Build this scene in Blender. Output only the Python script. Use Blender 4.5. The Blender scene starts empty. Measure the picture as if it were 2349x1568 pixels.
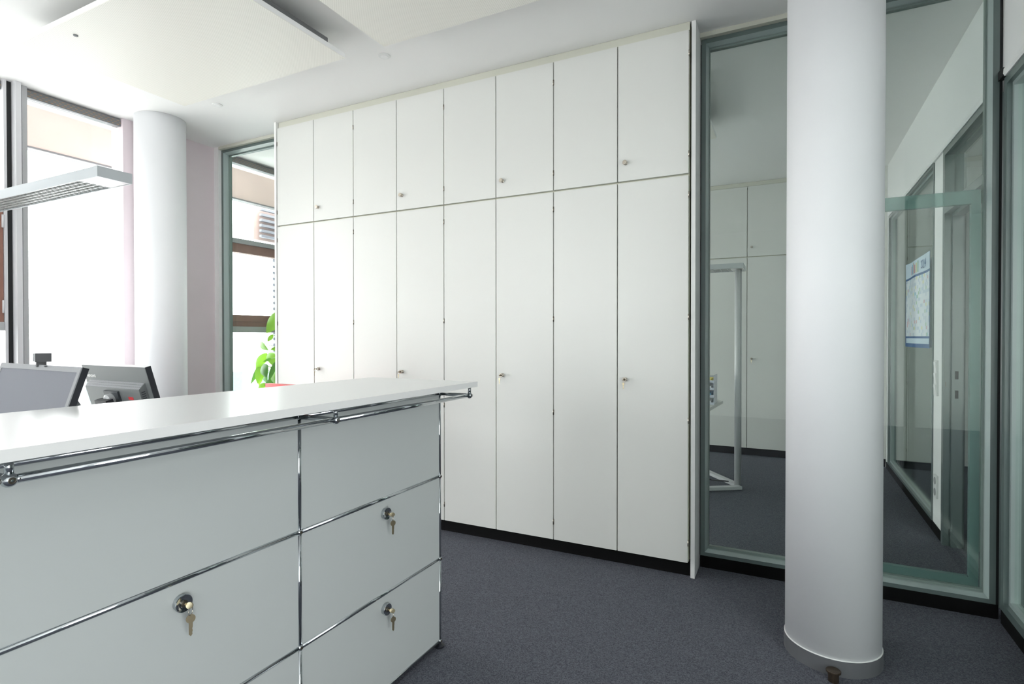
import bpy, bmesh, math, random
from mathutils import Vector, Matrix
random.seed(7)
sc = bpy.context.scene
COL = sc.collection
PI = math.pi

# ------------------------------------------------------------------ camera
YAW, PITCH, ROLL, CAM_H, FPX = 0.46419, -0.009306, -0.000648, 1.3147, 1266.97
fwd = Vector((-math.sin(YAW) * math.cos(PITCH), math.cos(YAW) * math.cos(PITCH), math.sin(PITCH)))
rgt = Vector((math.cos(YAW), math.sin(YAW), 0))
upv = rgt.cross(fwd)
r2 = rgt * math.cos(ROLL) + upv * math.sin(ROLL)
u2 = -rgt * math.sin(ROLL) + upv * math.cos(ROLL)
cd = bpy.data.cameras.new('camera')
cam = bpy.data.objects.new('camera', cd)
COL.objects.link(cam)
cam.matrix_world = Matrix(((r2.x, u2.x, -fwd.x, 0), (r2.y, u2.y, -fwd.y, 0), (r2.z, u2.z, -fwd.z, CAM_H), (0, 0, 0, 1)))
cd.sensor_fit = 'HORIZONTAL'
cd.sensor_width = 36
cd.lens = FPX / 2349 * 36
cd.clip_start = 0.02
cd.clip_end = 300
sc.camera = cam

# ------------------------------------------------------------------ world, light, exposure
w = bpy.data.worlds.new('overcast_sky')
sc.world = w
w.use_nodes = True
wn = w.node_tree.nodes
bg = wn['Background']
bg.inputs[0].default_value = (0.99, 0.985, 0.985, 1)
bg.inputs[1].default_value = 10.1
sc.view_settings.view_transform = 'Standard'
sc.view_settings.look = 'None'
sc.view_settings.gamma = 1
sc.view_settings.use_curve_mapping = False
sc.view_settings.exposure = 0.07
try:
    sc.cycles.max_bounces = 14
    sc.cycles.diffuse_bounces = 7
    sc.cycles.glossy_bounces = 6
    sc.cycles.transparent_max_bounces = 24
    sc.cycles.transmission_bounces = 8
    sc.cycles.use_denoising = True
    sc.cycles.sample_clamp_indirect = 8
    sc.cycles.caustics_reflective = False
    sc.cycles.caustics_refractive = False
except Exception:
    pass


def portal(name, x, y0, y1, z0, z1, sg=1):
    ld = bpy.data.lights.new(name, 'AREA')
    ld.shape = 'RECTANGLE'
    ld.size = z1 - z0
    ld.size_y = y1 - y0
    ld.cycles.is_portal = True
    o = bpy.data.objects.new(name, ld)
    COL.objects.link(o)
    o.location = (x, (y0 + y1) / 2, (z0 + z1) / 2)
    o.rotation_euler = (0, -sg * PI / 2, 0)      # shines into the room
    return o


portal('window_portal', -4.74, 0.8, 2.5, 0.05, 3.0)
portal('window_portal', -4.74, 3.42, 6.6, 0.05, 3.0)
portal('window_portal', 3.02, -2.8, -0.2, 0.1, 2.6, -1)  # portal of the added east window
pb_ = portal('window_portal', 1.2, -1.2, 1.2, 0.35, 2.6)  # portal of the added back window
pb_.location = (-3.4, -3.02, 1.45)
pb_.rotation_euler = (PI / 2, 0, PI)
pb_.data.size, pb_.data.size_y = 2.0, 2.7


# ------------------------------------------------------------------ materials
MATS = {}


def mat(name, col, rough=0.5, metal=0.0, spec=0.5, noise=0.0, nscale=20, bump=0.0, bscale=200, coat=0.0, transm=0.0):
    m = bpy.data.materials.new(name)
    m.use_nodes = True
    n, l = m.node_tree.nodes, m.node_tree.links
    b = n['Principled BSDF']
    b.inputs['Base Color'].default_value = (*col, 1)
    b.inputs['Roughness'].default_value = rough
    b.inputs['Metallic'].default_value = metal
    b.inputs['Specular IOR Level'].default_value = spec
    b.inputs['Coat Weight'].default_value = coat
    if noise or bump:
        tc = n.new('ShaderNodeTexCoord')
    if noise:
        t = n.new('ShaderNodeTexNoise')
        t.inputs['Scale'].default_value = nscale
        t.inputs['Detail'].default_value = 4
        r = n.new('ShaderNodeMixRGB')
        r.inputs[1].default_value = (*[c * (1 - noise) for c in col], 1)
        r.inputs[2].default_value = (*[min(1, c * (1 + noise)) for c in col], 1)
        l.new(tc.outputs['Object'], t.inputs['Vector'])
        l.new(t.outputs['Fac'], r.inputs[0])
        l.new(r.outputs[0], b.inputs['Base Color'])
    if bump:
        t2 = n.new('ShaderNodeTexNoise')
        t2.inputs['Scale'].default_value = bscale
        t2.inputs['Detail'].default_value = 3
        bp = n.new('ShaderNodeBump')
        bp.inputs['Strength'].default_value = bump
        bp.inputs['Distance'].default_value = 0.002
        l.new(tc.outputs['Object'], t2.inputs['Vector'])
        l.new(t2.outputs['Fac'], bp.inputs['Height'])
        l.new(bp.outputs[0], b.inputs['Normal'])
    MATS[name] = m
    return m


def glass_mat(name, tint, gloss=1.0):
    m = bpy.data.materials.new(name)
    m.use_nodes = True
    n, l = m.node_tree.nodes, m.node_tree.links
    n.clear()
    out = n.new('ShaderNodeOutputMaterial')
    mix = n.new('ShaderNodeMixShader')
    tr = n.new('ShaderNodeBsdfTransparent')
    gl = n.new('ShaderNodeBsdfGlossy')
    fr = n.new('ShaderNodeFresnel')
    geo = n.new('ShaderNodeNewGeometry')
    mp = n.new('ShaderNodeMapRange')
    mp.inputs['To Min'].default_value = 1.5
    mp.inputs['To Max'].default_value = 1 / 1.5
    mul = n.new('ShaderNodeMath')
    mul.operation = 'MULTIPLY'
    mul.inputs[1].default_value = gloss
    tr.inputs[0].default_value = (*tint, 1)
    gl.inputs[0].default_value = (0.97, 1, 0.99, 1)
    gl.inputs['Roughness'].default_value = 0.0
    l.new(geo.outputs['Backfacing'], mp.inputs['Value'])
    l.new(mp.outputs[0], fr.inputs['IOR'])
    l.new(fr.outputs[0], mul.inputs[0])
    l.new(mul.outputs[0], mix.inputs[0])
    l.new(tr.outputs[0], mix.inputs[1])
    l.new(gl.outputs[0], mix.inputs[2])
    l.new(mix.outputs[0], out.inputs[0])
    MATS[name] = m
    return m


def film_mat(name, col, fac):
    """coloured translucent border of the glass door"""
    m = bpy.data.materials.new(name)
    m.use_nodes = True
    n, l = m.node_tree.nodes, m.node_tree.links
    b = n['Principled BSDF']
    b.inputs['Base Color'].default_value = (*col, 1)
    b.inputs['Roughness'].default_value = 0.25
    tr = n.new('ShaderNodeBsdfTransparent')
    tr.inputs[0].default_value = (0.8, 0.93, 0.9, 1)
    mix = n.new('ShaderNodeMixShader')
    mix.inputs[0].default_value = fac
    l.new(tr.outputs[0], mix.inputs[1])
    l.new(b.outputs[0], mix.inputs[2])
    l.new(mix.outputs[0], n['Material Output'].inputs[0])
    MATS[name] = m
    return m


def carpet_mat():
    m = bpy.data.materials.new('carpet')
    m.use_nodes = True
    n, l = m.node_tree.nodes, m.node_tree.links
    b = n['Principled BSDF']
    b.inputs['Roughness'].default_value = 0.95
    b.inputs['Specular IOR Level'].default_value = 0.15
    tc = n.new('ShaderNodeTexCoord')
    mp = n.new('ShaderNodeMapping')
    mp.inputs['Scale'].default_value = (1.0, 1.5, 1)
    t = n.new('ShaderNodeTexVoronoi')
    t.inputs['Scale'].default_value = 260
    t2 = n.new('ShaderNodeTexNoise')
    t2.inputs['Scale'].default_value = 420
    t2.inputs['Detail'].default_value = 2
    cr = n.new('ShaderNodeValToRGB')
    cr.color_ramp.elements[0].position = 0.32
    cr.color_ramp.elements[0].color = (0.056, 0.060, 0.076, 1)
    cr.color_ramp.elements[1].position = 0.70
    cr.color_ramp.elements[1].color = (0.18, 0.188, 0.22, 1)
    mx = n.new('ShaderNodeMath')
    mx.operation = 'MULTIPLY_ADD'
    mx.inputs[1].default_value = 0.35
    bp = n.new('ShaderNodeBump')
    bp.inputs['Strength'].default_value = 0.5
    bp.inputs['Distance'].default_value = 0.003
    l.new(tc.outputs['Object'], mp.inputs[0])
    l.new(mp.outputs[0], t.inputs['Vector'])
    l.new(mp.outputs[0], t2.inputs['Vector'])
    sep = n.new('ShaderNodeSeparateColor')
    l.new(t.outputs['Color'], sep.inputs[0])
    l.new(sep.outputs[0], mx.inputs[0])
    mul = n.new('ShaderNodeMath')
    mul.operation = 'MULTIPLY'
    mul.inputs[1].default_value = 0.68
    l.new(t2.outputs['Fac'], mul.inputs[0])
    l.new(mul.outputs[0], mx.inputs[2])
    l.new(mx.outputs[0], cr.inputs[0])
    l.new(cr.outputs[0], b.inputs['Base Color'])
    l.new(mx.outputs[0], bp.inputs['Height'])
    l.new(bp.outputs[0], b.inputs['Normal'])
    MATS['carpet'] = m
    return m


def panel_mat():
    """cream painted metal with a fine perforation"""
    m = mat('ceiling_panel_paint', (0.83, 0.82, 0.76), 0.5)
    n, l = m.node_tree.nodes, m.node_tree.links
    b = n['Principled BSDF']
    tc = n.new('ShaderNodeTexCoord')
    mp = n.new('ShaderNodeMapping')
    mp.inputs['Rotation'].default_value = (0, 0, PI / 4)
    mp.inputs['Scale'].default_value = (120, 120, 120)
    v = n.new('ShaderNodeTexVoronoi')
    v.inputs['Scale'].default_value = 1
    v.inputs['Randomness'].default_value = 0
    v.voronoi_dimensions = '2D'
    cr = n.new('ShaderNodeValToRGB')
    cr.color_ramp.elements[0].position = 0.16
    cr.color_ramp.elements[0].color = (0.62, 0.61, 0.55, 1)
    cr.color_ramp.elements[1].position = 0.24
    cr.color_ramp.elements[1].color = (0.86, 0.85, 0.79, 1)
    l.new(tc.outputs['Object'], mp.inputs[0])
    l.new(mp.outputs[0], v.inputs['Vector'])
    l.new(v.outputs['Distance'], cr.inputs[0])
    l.new(cr.outputs[0], b.inputs['Base Color'])
    return m


def calendar_mat():
    m = mat('calendar_print', (0.8, 0.84, 0.88), 0.35)
    n, l = m.node_tree.nodes, m.node_tree.links
    b = n['Principled BSDF']
    tc = n.new('ShaderNodeTexCoord')
    mp = n.new('ShaderNodeMapping')
    mp.inputs['Scale'].default_value = (1, 34, 42)
    fl = n.new('ShaderNodeVectorMath')
    fl.operation = 'FLOOR'
    wnz = n.new('ShaderNodeTexWhiteNoise')
    wnz.noise_dimensions = '3D'
    cr = n.new('ShaderNodeValToRGB')
    cr.color_ramp.interpolation = 'CONSTANT'
    e = cr.color_ramp.elements
    e[0].color = (0.80, 0.86, 0.92, 1)
    e[0].position = 0
    e[1].color = (0.62, 0.72, 0.82, 1)
    e[1].position = 0.62
    for p, c in ((0.86, (0.80, 0.80, 0.50)), (0.895, (0.35, 0.62, 0.72)), (0.92, (0.45, 0.65, 0.50)), (0.945, (0.72, 0.48, 0.52)), (0.96, (0.85, 0.90, 0.94))):
        q = e.new(p)
        q.color = (*c, 1)
    l.new(tc.outputs['Object'], mp.inputs[0])
    l.new(mp.outputs[0], fl.inputs[0])
    l.new(fl.outputs[0], wnz.inputs[0])
    l.new(wnz.outputs['Value'], cr.inputs[0])
    l.new(cr.outputs[0], b.inputs['Base Color'])
    return m


mat('wall_paint', (0.86, 0.865, 0.86), 0.6, noise=0.015, nscale=3, bump=0.05)
mat('ceiling_paint', (0.88, 0.88, 0.87), 0.7, noise=0.01, nscale=2)
mat('corridor_shade', (0.20, 0.21, 0.21), 0.6)  # dark tone imitates unlit corridor walls
mat('mauve_paint', (0.68, 0.60, 0.63), 0.55, noise=0.03, nscale=4)
mat('column_paint', (0.79, 0.80, 0.82), 0.5, noise=0.012, nscale=2, bump=0.08, bscale=18)
mat('laminate', (0.68, 0.685, 0.66), 0.38, noise=0.008, nscale=2)
mat('laminate_edge', (0.50, 0.50, 0.40), 0.5)
mat('header_cream', (0.62, 0.62, 0.54), 0.5)
mat('black_plinth', (0.004, 0.004, 0.0045), 0.8, spec=0.15)
mat('frame_paint', (0.115, 0.155, 0.15), 0.3, coat=0.6)
mat('bead_paint', (0.38, 0.46, 0.45), 0.3, coat=0.6)
mat('frame_dark', (0.035, 0.06, 0.055), 0.45)
mat('spacer_paint', (0.22, 0.28, 0.26), 0.35)
mat('gasket', (0.008, 0.009, 0.01), 0.6)
mat('alu_grey', (0.42, 0.43, 0.44), 0.35)
mat('alu_light', (0.62, 0.62, 0.64), 0.35)
mat('brown_wood', (0.27, 0.135, 0.10), 0.5, noise=0.25, nscale=12)
mat('peach_wood', (0.70, 0.56, 0.50), 0.7, noise=0.12, nscale=3)
mat('grille_grey', (0.16, 0.165, 0.17), 0.5)
mat('orange_slot', (0.42, 0.25, 0.13), 0.6)
mat('chrome', (0.50, 0.53, 0.55), 0.06, metal=1)
mat('panel_powder', (0.51, 0.545, 0.54), 0.25, spec=0.5)
mat('top_laminate', (0.77, 0.78, 0.775), 0.28)
mat('steel_knob', (0.55, 0.50, 0.43), 0.25, metal=1)
mat('dark_steel', (0.12, 0.11, 0.09), 0.35, metal=0.8)
mat('brass', (0.42, 0.36, 0.24), 0.35, metal=0.9)
mat('brown_metal', (0.10, 0.075, 0.055), 0.25, metal=0.7)
mat('base_grey', (0.125, 0.13, 0.14), 0.5, bump=0.05)
mat('black_plastic', (0.035, 0.040, 0.048), 0.35)
mat('back_plastic', (0.125, 0.135, 0.14), 0.4)
mat('dark_plastic', (0.012, 0.014, 0.02), 0.4)
mat('bezel_grey', (0.28, 0.285, 0.30), 0.3)
mat('silver_bezel', (0.42, 0.43, 0.46), 0.45, metal=0.0)
mat('screen', (0.17, 0.175, 0.205), 0.45, spec=0.35)
mat('lamp_silver', (0.50, 0.53, 0.55), 0.35, metal=0.2)
mat('lamp_louvre', (0.62, 0.63, 0.62), 0.25, metal=0.3)
mat('red_plastic', (0.65, 0.015, 0.02), 0.4)
mat('red_print', (0.5, 0.02, 0.03), 0.5)
mat('white_print', (0.9, 0.9, 0.9), 0.5)
mat('white_plastic', (0.8, 0.81, 0.8), 0.35)
mat('leaf_green', (0.13, 0.36, 0.03), 0.35, noise=0.25, nscale=8)
mat('leaf_dark', (0.035, 0.14, 0.04), 0.3, noise=0.2, nscale=8)
mat('stem_brown', (0.15, 0.10, 0.05), 0.7)
mat('pot_white', (0.7, 0.7, 0.68), 0.3)
mat('soil', (0.03, 0.02, 0.015), 0.9)
mat('facade_white', (0.80, 0.82, 0.83), 0.7)
mat('facade_glass', (0.10, 0.16, 0.16), 0.15)
mat('slat_grey', (0.20, 0.22, 0.27), 0.6)
mat('slat_white', (0.62, 0.62, 0.64), 0.6)
mat('pink_render', (0.55, 0.42, 0.40), 0.8)
mat('asphalt', (0.48, 0.48, 0.47), 0.9, noise=0.1)
mat('desk_laminate', (0.66, 0.66, 0.62), 0.35)
mat('clear_tray', (0.55, 0.58, 0.68), 0.2)
mat('paper_blue', (0.05, 0.35, 0.6), 0.6)
mat('paper_yellow', (0.8, 0.65, 0.05), 0.6)
mat('calendar_blue', (0.03, 0.12, 0.32), 0.4)
mat('calendar_head', (0.62, 0.75, 0.86), 0.4)
for lf in ('leaf_green', 'leaf_dark'):
    MATS[lf].node_tree.nodes['Principled BSDF'].inputs['Subsurface Weight'].default_value = 0.0
glass_mat('window_glass', (0.97, 0.985, 0.98))
glass_mat('partition_glass', (0.96, 0.995, 0.975), 1.0)
film_mat('tinted_border', (0.22, 0.34, 0.335), 0.52)
carpet_mat()
panel_mat()
calendar_mat()


def leaf_translucent(name, col):
    m = bpy.data.materials.new(name)
    m.use_nodes = True
    n, l = m.node_tree.nodes, m.node_tree.links
    b = n['Principled BSDF']
    b.inputs['Base Color'].default_value = (*col, 1)
    b.inputs['Roughness'].default_value = 0.35
    t = n.new('ShaderNodeBsdfTranslucent')
    t.inputs[0].default_value = (min(1, col[0] * 2.0), min(1, col[1] * 1.7), col[2] * 0.8, 1)
    mx = n.new('ShaderNodeMixShader')
    mx.inputs[0].default_value = 0.45
    l.new(b.outputs[0], mx.inputs[1])
    l.new(t.outputs[0], mx.inputs[2])
    l.new(mx.outputs[0], n['Material Output'].inputs[0])
    MATS[name] = m


leaf_translucent('leaf_light', (0.16, 0.36, 0.05))
leaf_translucent('leaf_mid', (0.05, 0.17, 0.035))


# ------------------------------------------------------------------ mesh helpers
class MB:
    def __init__(s):
        s.bm = bmesh.new()
        s.smooth = False

    def box(s, x0, x1, y0, y1, z0, z1):
        v = [s.bm.verts.new(p) for p in ((x0, y0, z0), (x1, y0, z0), (x1, y1, z0), (x0, y1, z0), (x0, y0, z1), (x1, y0, z1), (x1, y1, z1), (x0, y1, z1))]
        for f in ((3, 2, 1, 0), (4, 5, 6, 7), (0, 1, 5, 4), (1, 2, 6, 5), (2, 3, 7, 6), (3, 0, 4, 7)):
            s.bm.faces.new([v[i] for i in f])
        return s

    def tube(s, a, b, r, n=16, r2=None, caps=True):
        a, b = Vector(a), Vector(b)
        d = (b - a).normalized()
        u = d.orthogonal().normalized()
        v = d.cross(u)
        r2 = r if r2 is None else r2
        A = [s.bm.verts.new(a + (u * math.cos(t) + v * math.sin(t)) * r) for t in [2 * PI * i / n for i in range(n)]]
        B = [s.bm.verts.new(b + (u * math.cos(t) + v * math.sin(t)) * r2) for t in [2 * PI * i / n for i in range(n)]]
        for i in range(n):
            f = s.bm.faces.new((A[i], A[(i + 1) % n], B[(i + 1) % n], B[i]))
            f.smooth = True
        if caps:
            s.bm.faces.new(A[::-1])
            s.bm.faces.new(B)
        return s

    def lathe(s, o, axis, prof, n=24, cap=True):
        """prof: list of (distance along axis, radius)"""
        o, d = Vector(o), Vector(axis).normalized()
        u = d.orthogonal().normalized()
        v = d.cross(u)
        rings = []
        for h, r in prof:
            rings.append([s.bm.verts.new(o + d * h + (u * math.cos(t) + v * math.sin(t)) * max(r, 1e-5)) for t in [2 * PI * i / n for i in range(n)]])
        for k, (A, B) in enumerate(zip(rings, rings[1:])):
            for i in range(n):
                f = s.bm.faces.new((A[i], A[(i + 1) % n], B[(i + 1) % n], B[i]))
                f.smooth = s.smooth
        if cap:
            s.bm.faces.new(rings[0][::-1])
            s.bm.faces.new(rings[-1])
        return s

    def ball(s, c, r, n=16):
        m = Matrix.Translation(Vector(c))
        g = bmesh.ops.create_uvsphere(s.bm, u_segments=n, v_segments=n // 2 + 2, radius=r, matrix=m)
        for v in g['verts']:
            for f in v.link_faces:
                f.smooth = True
        return s

    def prism(s, pts, d):
        """polygon (list of 3-D points) extruded by vector d"""
        d = Vector(d)
        A = [s.bm.verts.new(Vector(p)) for p in pts]
        B = [s.bm.verts.new(Vector(p) + d) for p in pts]
        s.bm.faces.new(A)
        s.bm.faces.new(B[::-1])
        n = len(A)
        for i in range(n):
            s.bm.faces.new((A[(i + 1) % n], A[i], B[i], B[(i + 1) % n]))
        return s

    def torus(s, c, axis, R, r, n=20, k=6):
        c, d = Vector(c), Vector(axis).normalized()
        u = d.orthogonal().normalized()
        v = d.cross(u)
        rings = []
        for i in range(n):
            t = 2 * PI * i / n
            e = u * math.cos(t) + v * math.sin(t)
            rings.append([s.bm.verts.new(c + e * (R + r * math.cos(q)) + d * r * math.sin(q)) for q in [2 * PI * j / k for j in range(k)]])
        for i in range(n):
            for j in range(k):
                f = s.bm.faces.new((rings[i][j], rings[(i + 1) % n][j], rings[(i + 1) % n][(j + 1) % k], rings[i][(j + 1) % k]))
                f.smooth = True
        return s

    def build(s, name, m, parent=None, bevel=0.0, seg=2, xf=None):
        if bevel:
            es = [e for e in s.bm.edges if len(e.link_faces) == 2 and e.calc_face_angle(0) > 0.6]
            bmesh.ops.bevel(s.bm, geom=es, offset=bevel, segments=seg, profile=0.5, affect='EDGES', clamp_overlap=True)
        bmesh.ops.recalc_face_normals(s.bm, faces=s.bm.faces[:])
        if xf is not None:
            bmesh.ops.transform(s.bm, matrix=xf, verts=s.bm.verts[:])
        if parent is not None:
            off = Vector(parent.get('_o', (0, 0, 0)))
            bmesh.ops.translate(s.bm, vec=-off, verts=s.bm.verts[:])
        me = bpy.data.meshes.new(name)
        s.bm.to_mesh(me)
        s.bm.free()
        o = bpy.data.objects.new(name, me)
        me.materials.append(MATS[m])
        COL.objects.link(o)
        if parent is not None:
            o.parent = parent
            o['_o'] = parent.get('_o', (0, 0, 0))
        return o


def tag(o, label, cat, group=None):
    o['label'] = label
    o['category'] = cat
    if group:
        o['group'] = group
    return o


def thing(name, label, cat, loc=(0, 0, 0), group=None):
    o = bpy.data.objects.new(name, None)
    o.empty_display_size = 0.1
    COL.objects.link(o)
    o.location = loc
    o['_o'] = loc
    return tag(o, label, cat, group)


def struct(o):
    o['kind'] = 'structure'
    return o


def sempty(name):
    o = bpy.data.objects.new(name, None)
    COL.objects.link(o)
    o['kind'] = 'structure'
    return o


def copy_tree(o, parent=None):
    c = o.copy()
    COL.objects.link(c)
    c.parent = parent
    for ch in list(o.children):
        copy_tree(ch, c)
    return c


def setlab(o, s):
    o['label'] = s
    return o


def textmesh(name, s, size, m, parent, xf, ext=0.0004):
    cu = bpy.data.curves.new(name, 'FONT')
    cu.body = s
    cu.size = size
    cu.extrude = ext
    cu.align_x = 'LEFT'
    t = bpy.data.objects.new(name + '_src', cu)
    COL.objects.link(t)
    dg = bpy.context.evaluated_depsgraph_get()
    me = bpy.data.meshes.new_from_object(t.evaluated_get(dg))
    bpy.data.objects.remove(t)
    bpy.data.curves.remove(cu)
    off = Vector(parent.get('_o', (0, 0, 0)))
    me.transform(Matrix.Translation(-off) @ xf)
    me.name = name
    me.materials.clear()
    me.materials.append(MATS[m])
    o = bpy.data.objects.new(name, me)
    COL.objects.link(o)
    o.parent = parent
    return o


# ------------------------------------------------------------------ dimensions
CE = 3.02           # ceiling
XW = -4.645         # inner face of window wall
XR = 0.88           # inner face of right wall
YP = 3.297          # front of glass partition
YB = 6.62           # front of the far cupboards
YW = 3.10           # door fronts of the cupboards

# ------------------------------------------------------------------ shell
struct(MB().box(-5.0, 3.2, -3.2, 7.3, -0.2, 0).build('floor', 'carpet'))
struct(MB().box(-5.0, 3.2, -3.2, 7.3, CE, CE + 0.25).build('ceiling', 'ceiling_paint'))
struct(MB().box(-5.0, -4.4, -3.2, -3.05, 0, CE).box(-2.4, 3.2, -3.2, -3.05, 0, CE).box(-4.4, -2.4, -3.2, -3.05, 0, 0.1).box(-4.4, -2.4, -3.2, -3.05, 2.8, CE).build('wall_back', 'wall_paint'))
struct(MB().box(-5.0, 3.2, 7.05, 7.2, 0, CE).build('wall_far', 'wall_paint'))
struct(MB().box(2.5, 2.6, 1.2, 7.04, 0, CE - 0.001).build('wall_corridor_shade', 'corridor_shade'))  # dark wall added so the view through the side glass stays dim
struct(MB().box(3.0, 3.15, -0.2, 7.05, 0, CE).box(3.0, 3.15, -3.05, -2.8, 0, CE).box(3.0, 3.15, -2.8, -0.2, 0, 0.1).box(3.0, 3.15, -2.8, -0.2, 2.6, CE).build('wall_corridor', 'wall_paint'))
wc_ = None

# window wall: mauve pier, sill strips, head
struct(MB().box(-4.80, XW, 2.505, 3.30, 0, CE).box(-4.78, -4.584, 3.300, 3.399, 0, CE).build('wall_left', 'mauve_paint'))
struct(MB().box(XW, -4.586, 3.270, 3.299, 0, CE).build('trim_1', 'wall_paint', bevel=0.002))
struct(MB().box(-4.80, XW - 0.0, 0.866, 2.504, 0, 0.06).box(-4.80, XW, 3.42, 7.05, 0, 0.06).build('baseboard_left', 'alu_grey'))


def sash(parent, y0, y1, z0, z1, xg):
    """opening wooden sash between two grey transoms"""
    MB().box(xg - 0.03, xg + 0.055, y0, y1, z1, z1 + 0.045).build('transom', 'alu_grey', parent, 0.003)
    MB().box(xg - 0.03, xg + 0.055, y0, y1, z0 - 0.055, z0).build('transom', 'alu_grey', parent, 0.003)
    f = MB()
    t, b = 0.085, 0.11
    f.box(xg - 0.02, xg + 0.045, y0 + 0.002, y0 + 0.055, z0 + 0.001, z1 - 0.001).box(xg - 0.02, xg + 0.045, y1 - 0.055, y1 - 0.002, z0 + 0.001, z1 - 0.001)
    f.box(xg - 0.02, xg + 0.045, y0 + 0.055, y1 - 0.055, z1 - t, z1 - 0.001).box(xg - 0.02, xg + 0.04, y0 + 0.055, y1 - 0.055, z0 + 0.001, z0 + 0.045)
    f.box(xg - 0.02, xg + 0.045, y0 + 0.055, y1 - 0.055, z0 + 0.0465, z0 + b)
    s = f.build('wooden_sash', 'brown_wood', parent, 0.003)
    hx = xg + 0.05
    for zz in (z0 + 0.06, z1 - 0.16):
        MB().tube((hx, y1 - 0.004, zz), (hx, y1 - 0.004, zz + 0.085), 0.007, 10).build('hinge', 'alu_light', s)
    return s


def window(idx, bays, y_end):
    """bays: (y0, y1, has sash)"""
    XG = -4.70
    root = sempty('window_%d' % idx)
    for (y0, y1, op) in bays:
        g = MB()
        if op:
            z0, z1 = 1.415, 2.20
            sash(root, y0, y1, z0, z1, XG)
            g.box(XG - 0.008, XG, y0, y1, 0.06, z0 - 0.055).box(XG - 0.008, XG, y0, y1, z1 + 0.045, 2.957)
            g.box(XG - 0.008, XG, y0 + 0.05, y1 - 0.05, z0 + 0.1, z1 - 0.08)
        else:
            g.box(XG - 0.008, XG, y0, y1, 0.06, 2.957)
        g.build('pane', 'window_glass', root)
        # perforated head grille above the glass
        gr = MB().box(XG - 0.03, XG + 0.03, y0, y1, 2.958, 3.012).build('head_grille', 'grille_grey', root)
        s = MB()
        yy = y0 + 0.01
        k = 0
        while yy < y1 - 0.03:
            for r_ in range(3):
                o_ = 0.016 if r_ == 1 else 0
                s.box(XG + 0.0295, XG + 0.0312, yy + o_, yy + o_ + 0.017, 2.967 + r_ * 0.015, 2.970 + r_ * 0.015)
            yy += 0.033
            k += 1
        so = s.build('grille_slots', 'orange_slot', gr)
        so['kind'] = 'stuff'
        # mullion at the far end of the bay
        if y1 < y_end - 0.05:
            m = MB().box(-4.707, -4.60, y1 + 0.049, y1 + 0.080, 0.0, CE).build('mullion', 'alu_light', root, 0.002)
            MB().box(-4.72, -4.645, y1 + 0.002, y1 + 0.018, 0.0, CE).build('frame_bar', 'alu_light', root, 0.002)
            MB().box(-4.72, -4.660, y1 + 0.018, y1 + 0.0485, 0.0, CE).build('gasket', 'gasket', root)
            MB().box(-4.72, -4.655, y1 + 0.0805, y1 + 0.101, 0.0, CE).build('gasket', 'gasket', root)
            MB().box(-4.72, -4.645, y1 + 0.101, y1 + 0.130, 0.0, CE).build('frame_bar', 'alu_grey', root, 0.002)
    return root


struct(MB().box(-4.80, XW, -3.05, 0.865, 0, CE).build('wall_left_rear', 'wall_paint'))  # unseen rear bays walled up to cut daylight on the cupboards
window(1, [(0.870, 1.77, True), (1.903, 2.504, False)], 2.504)
window(2, [(3.400, 4.42, True), (4.55, 5.20, False), (5.33, 6.30, True), (6.43, 7.04, False)], 7.04)

# right wall: glazed below 2.48, white above; corridor behind
HZ = 2.49
struct(MB().box(XR, XR + 0.10, 1.0, 3.40, HZ + 0.045, CE).box(XR, XR + 0.10, 3.40, 7.05, HZ + 0.045, CE).box(XR + 0.001, XR + 0.10, 4.365, 4.625, 0.0, HZ + 0.045).box(XR + 0.001, XR + 0.1, 6.52, 7.05, 0, HZ + 0.045).build('wall_right', 'wall_paint'))
struct(MB().box(XR - 0.004, XR + 0.0, 4.365, 4.625, 0, 0.065).box(XR - 0.004, XR + 0.03, 4.63, 6.60, 0, 0.065).box(XR - 0.004, XR + 0.06, 1.0, 3.262, 0, 0.065).box(-0.4475, XR - 0.005, YP + 0.001, YP + 0.06, 0, 0.066).build('baseboard_right', 'black_plinth'))
struct(MB().prism([(XR, 1.0, HZ + 0.045), (XR - 0.006, 1.0, HZ + 0.045), (XR - 0.016, 1.0, HZ + 0.033), (XR - 0.018, 1.0, HZ + 0.012), (XR - 0.012, 1.0, HZ), (XR, 1.0, HZ)], (0, 2.235, 0)).prism([(XR, 3.40, HZ + 0.045), (XR - 0.006, 3.40, HZ + 0.045), (XR - 0.016, 3.40, HZ + 0.033), (XR - 0.018, 3.40, HZ + 0.012), (XR - 0.012, 3.40, HZ), (XR, 3.40, HZ)], (0, 3.1, 0)).build('trim_3', 'wall_paint'))


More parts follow.
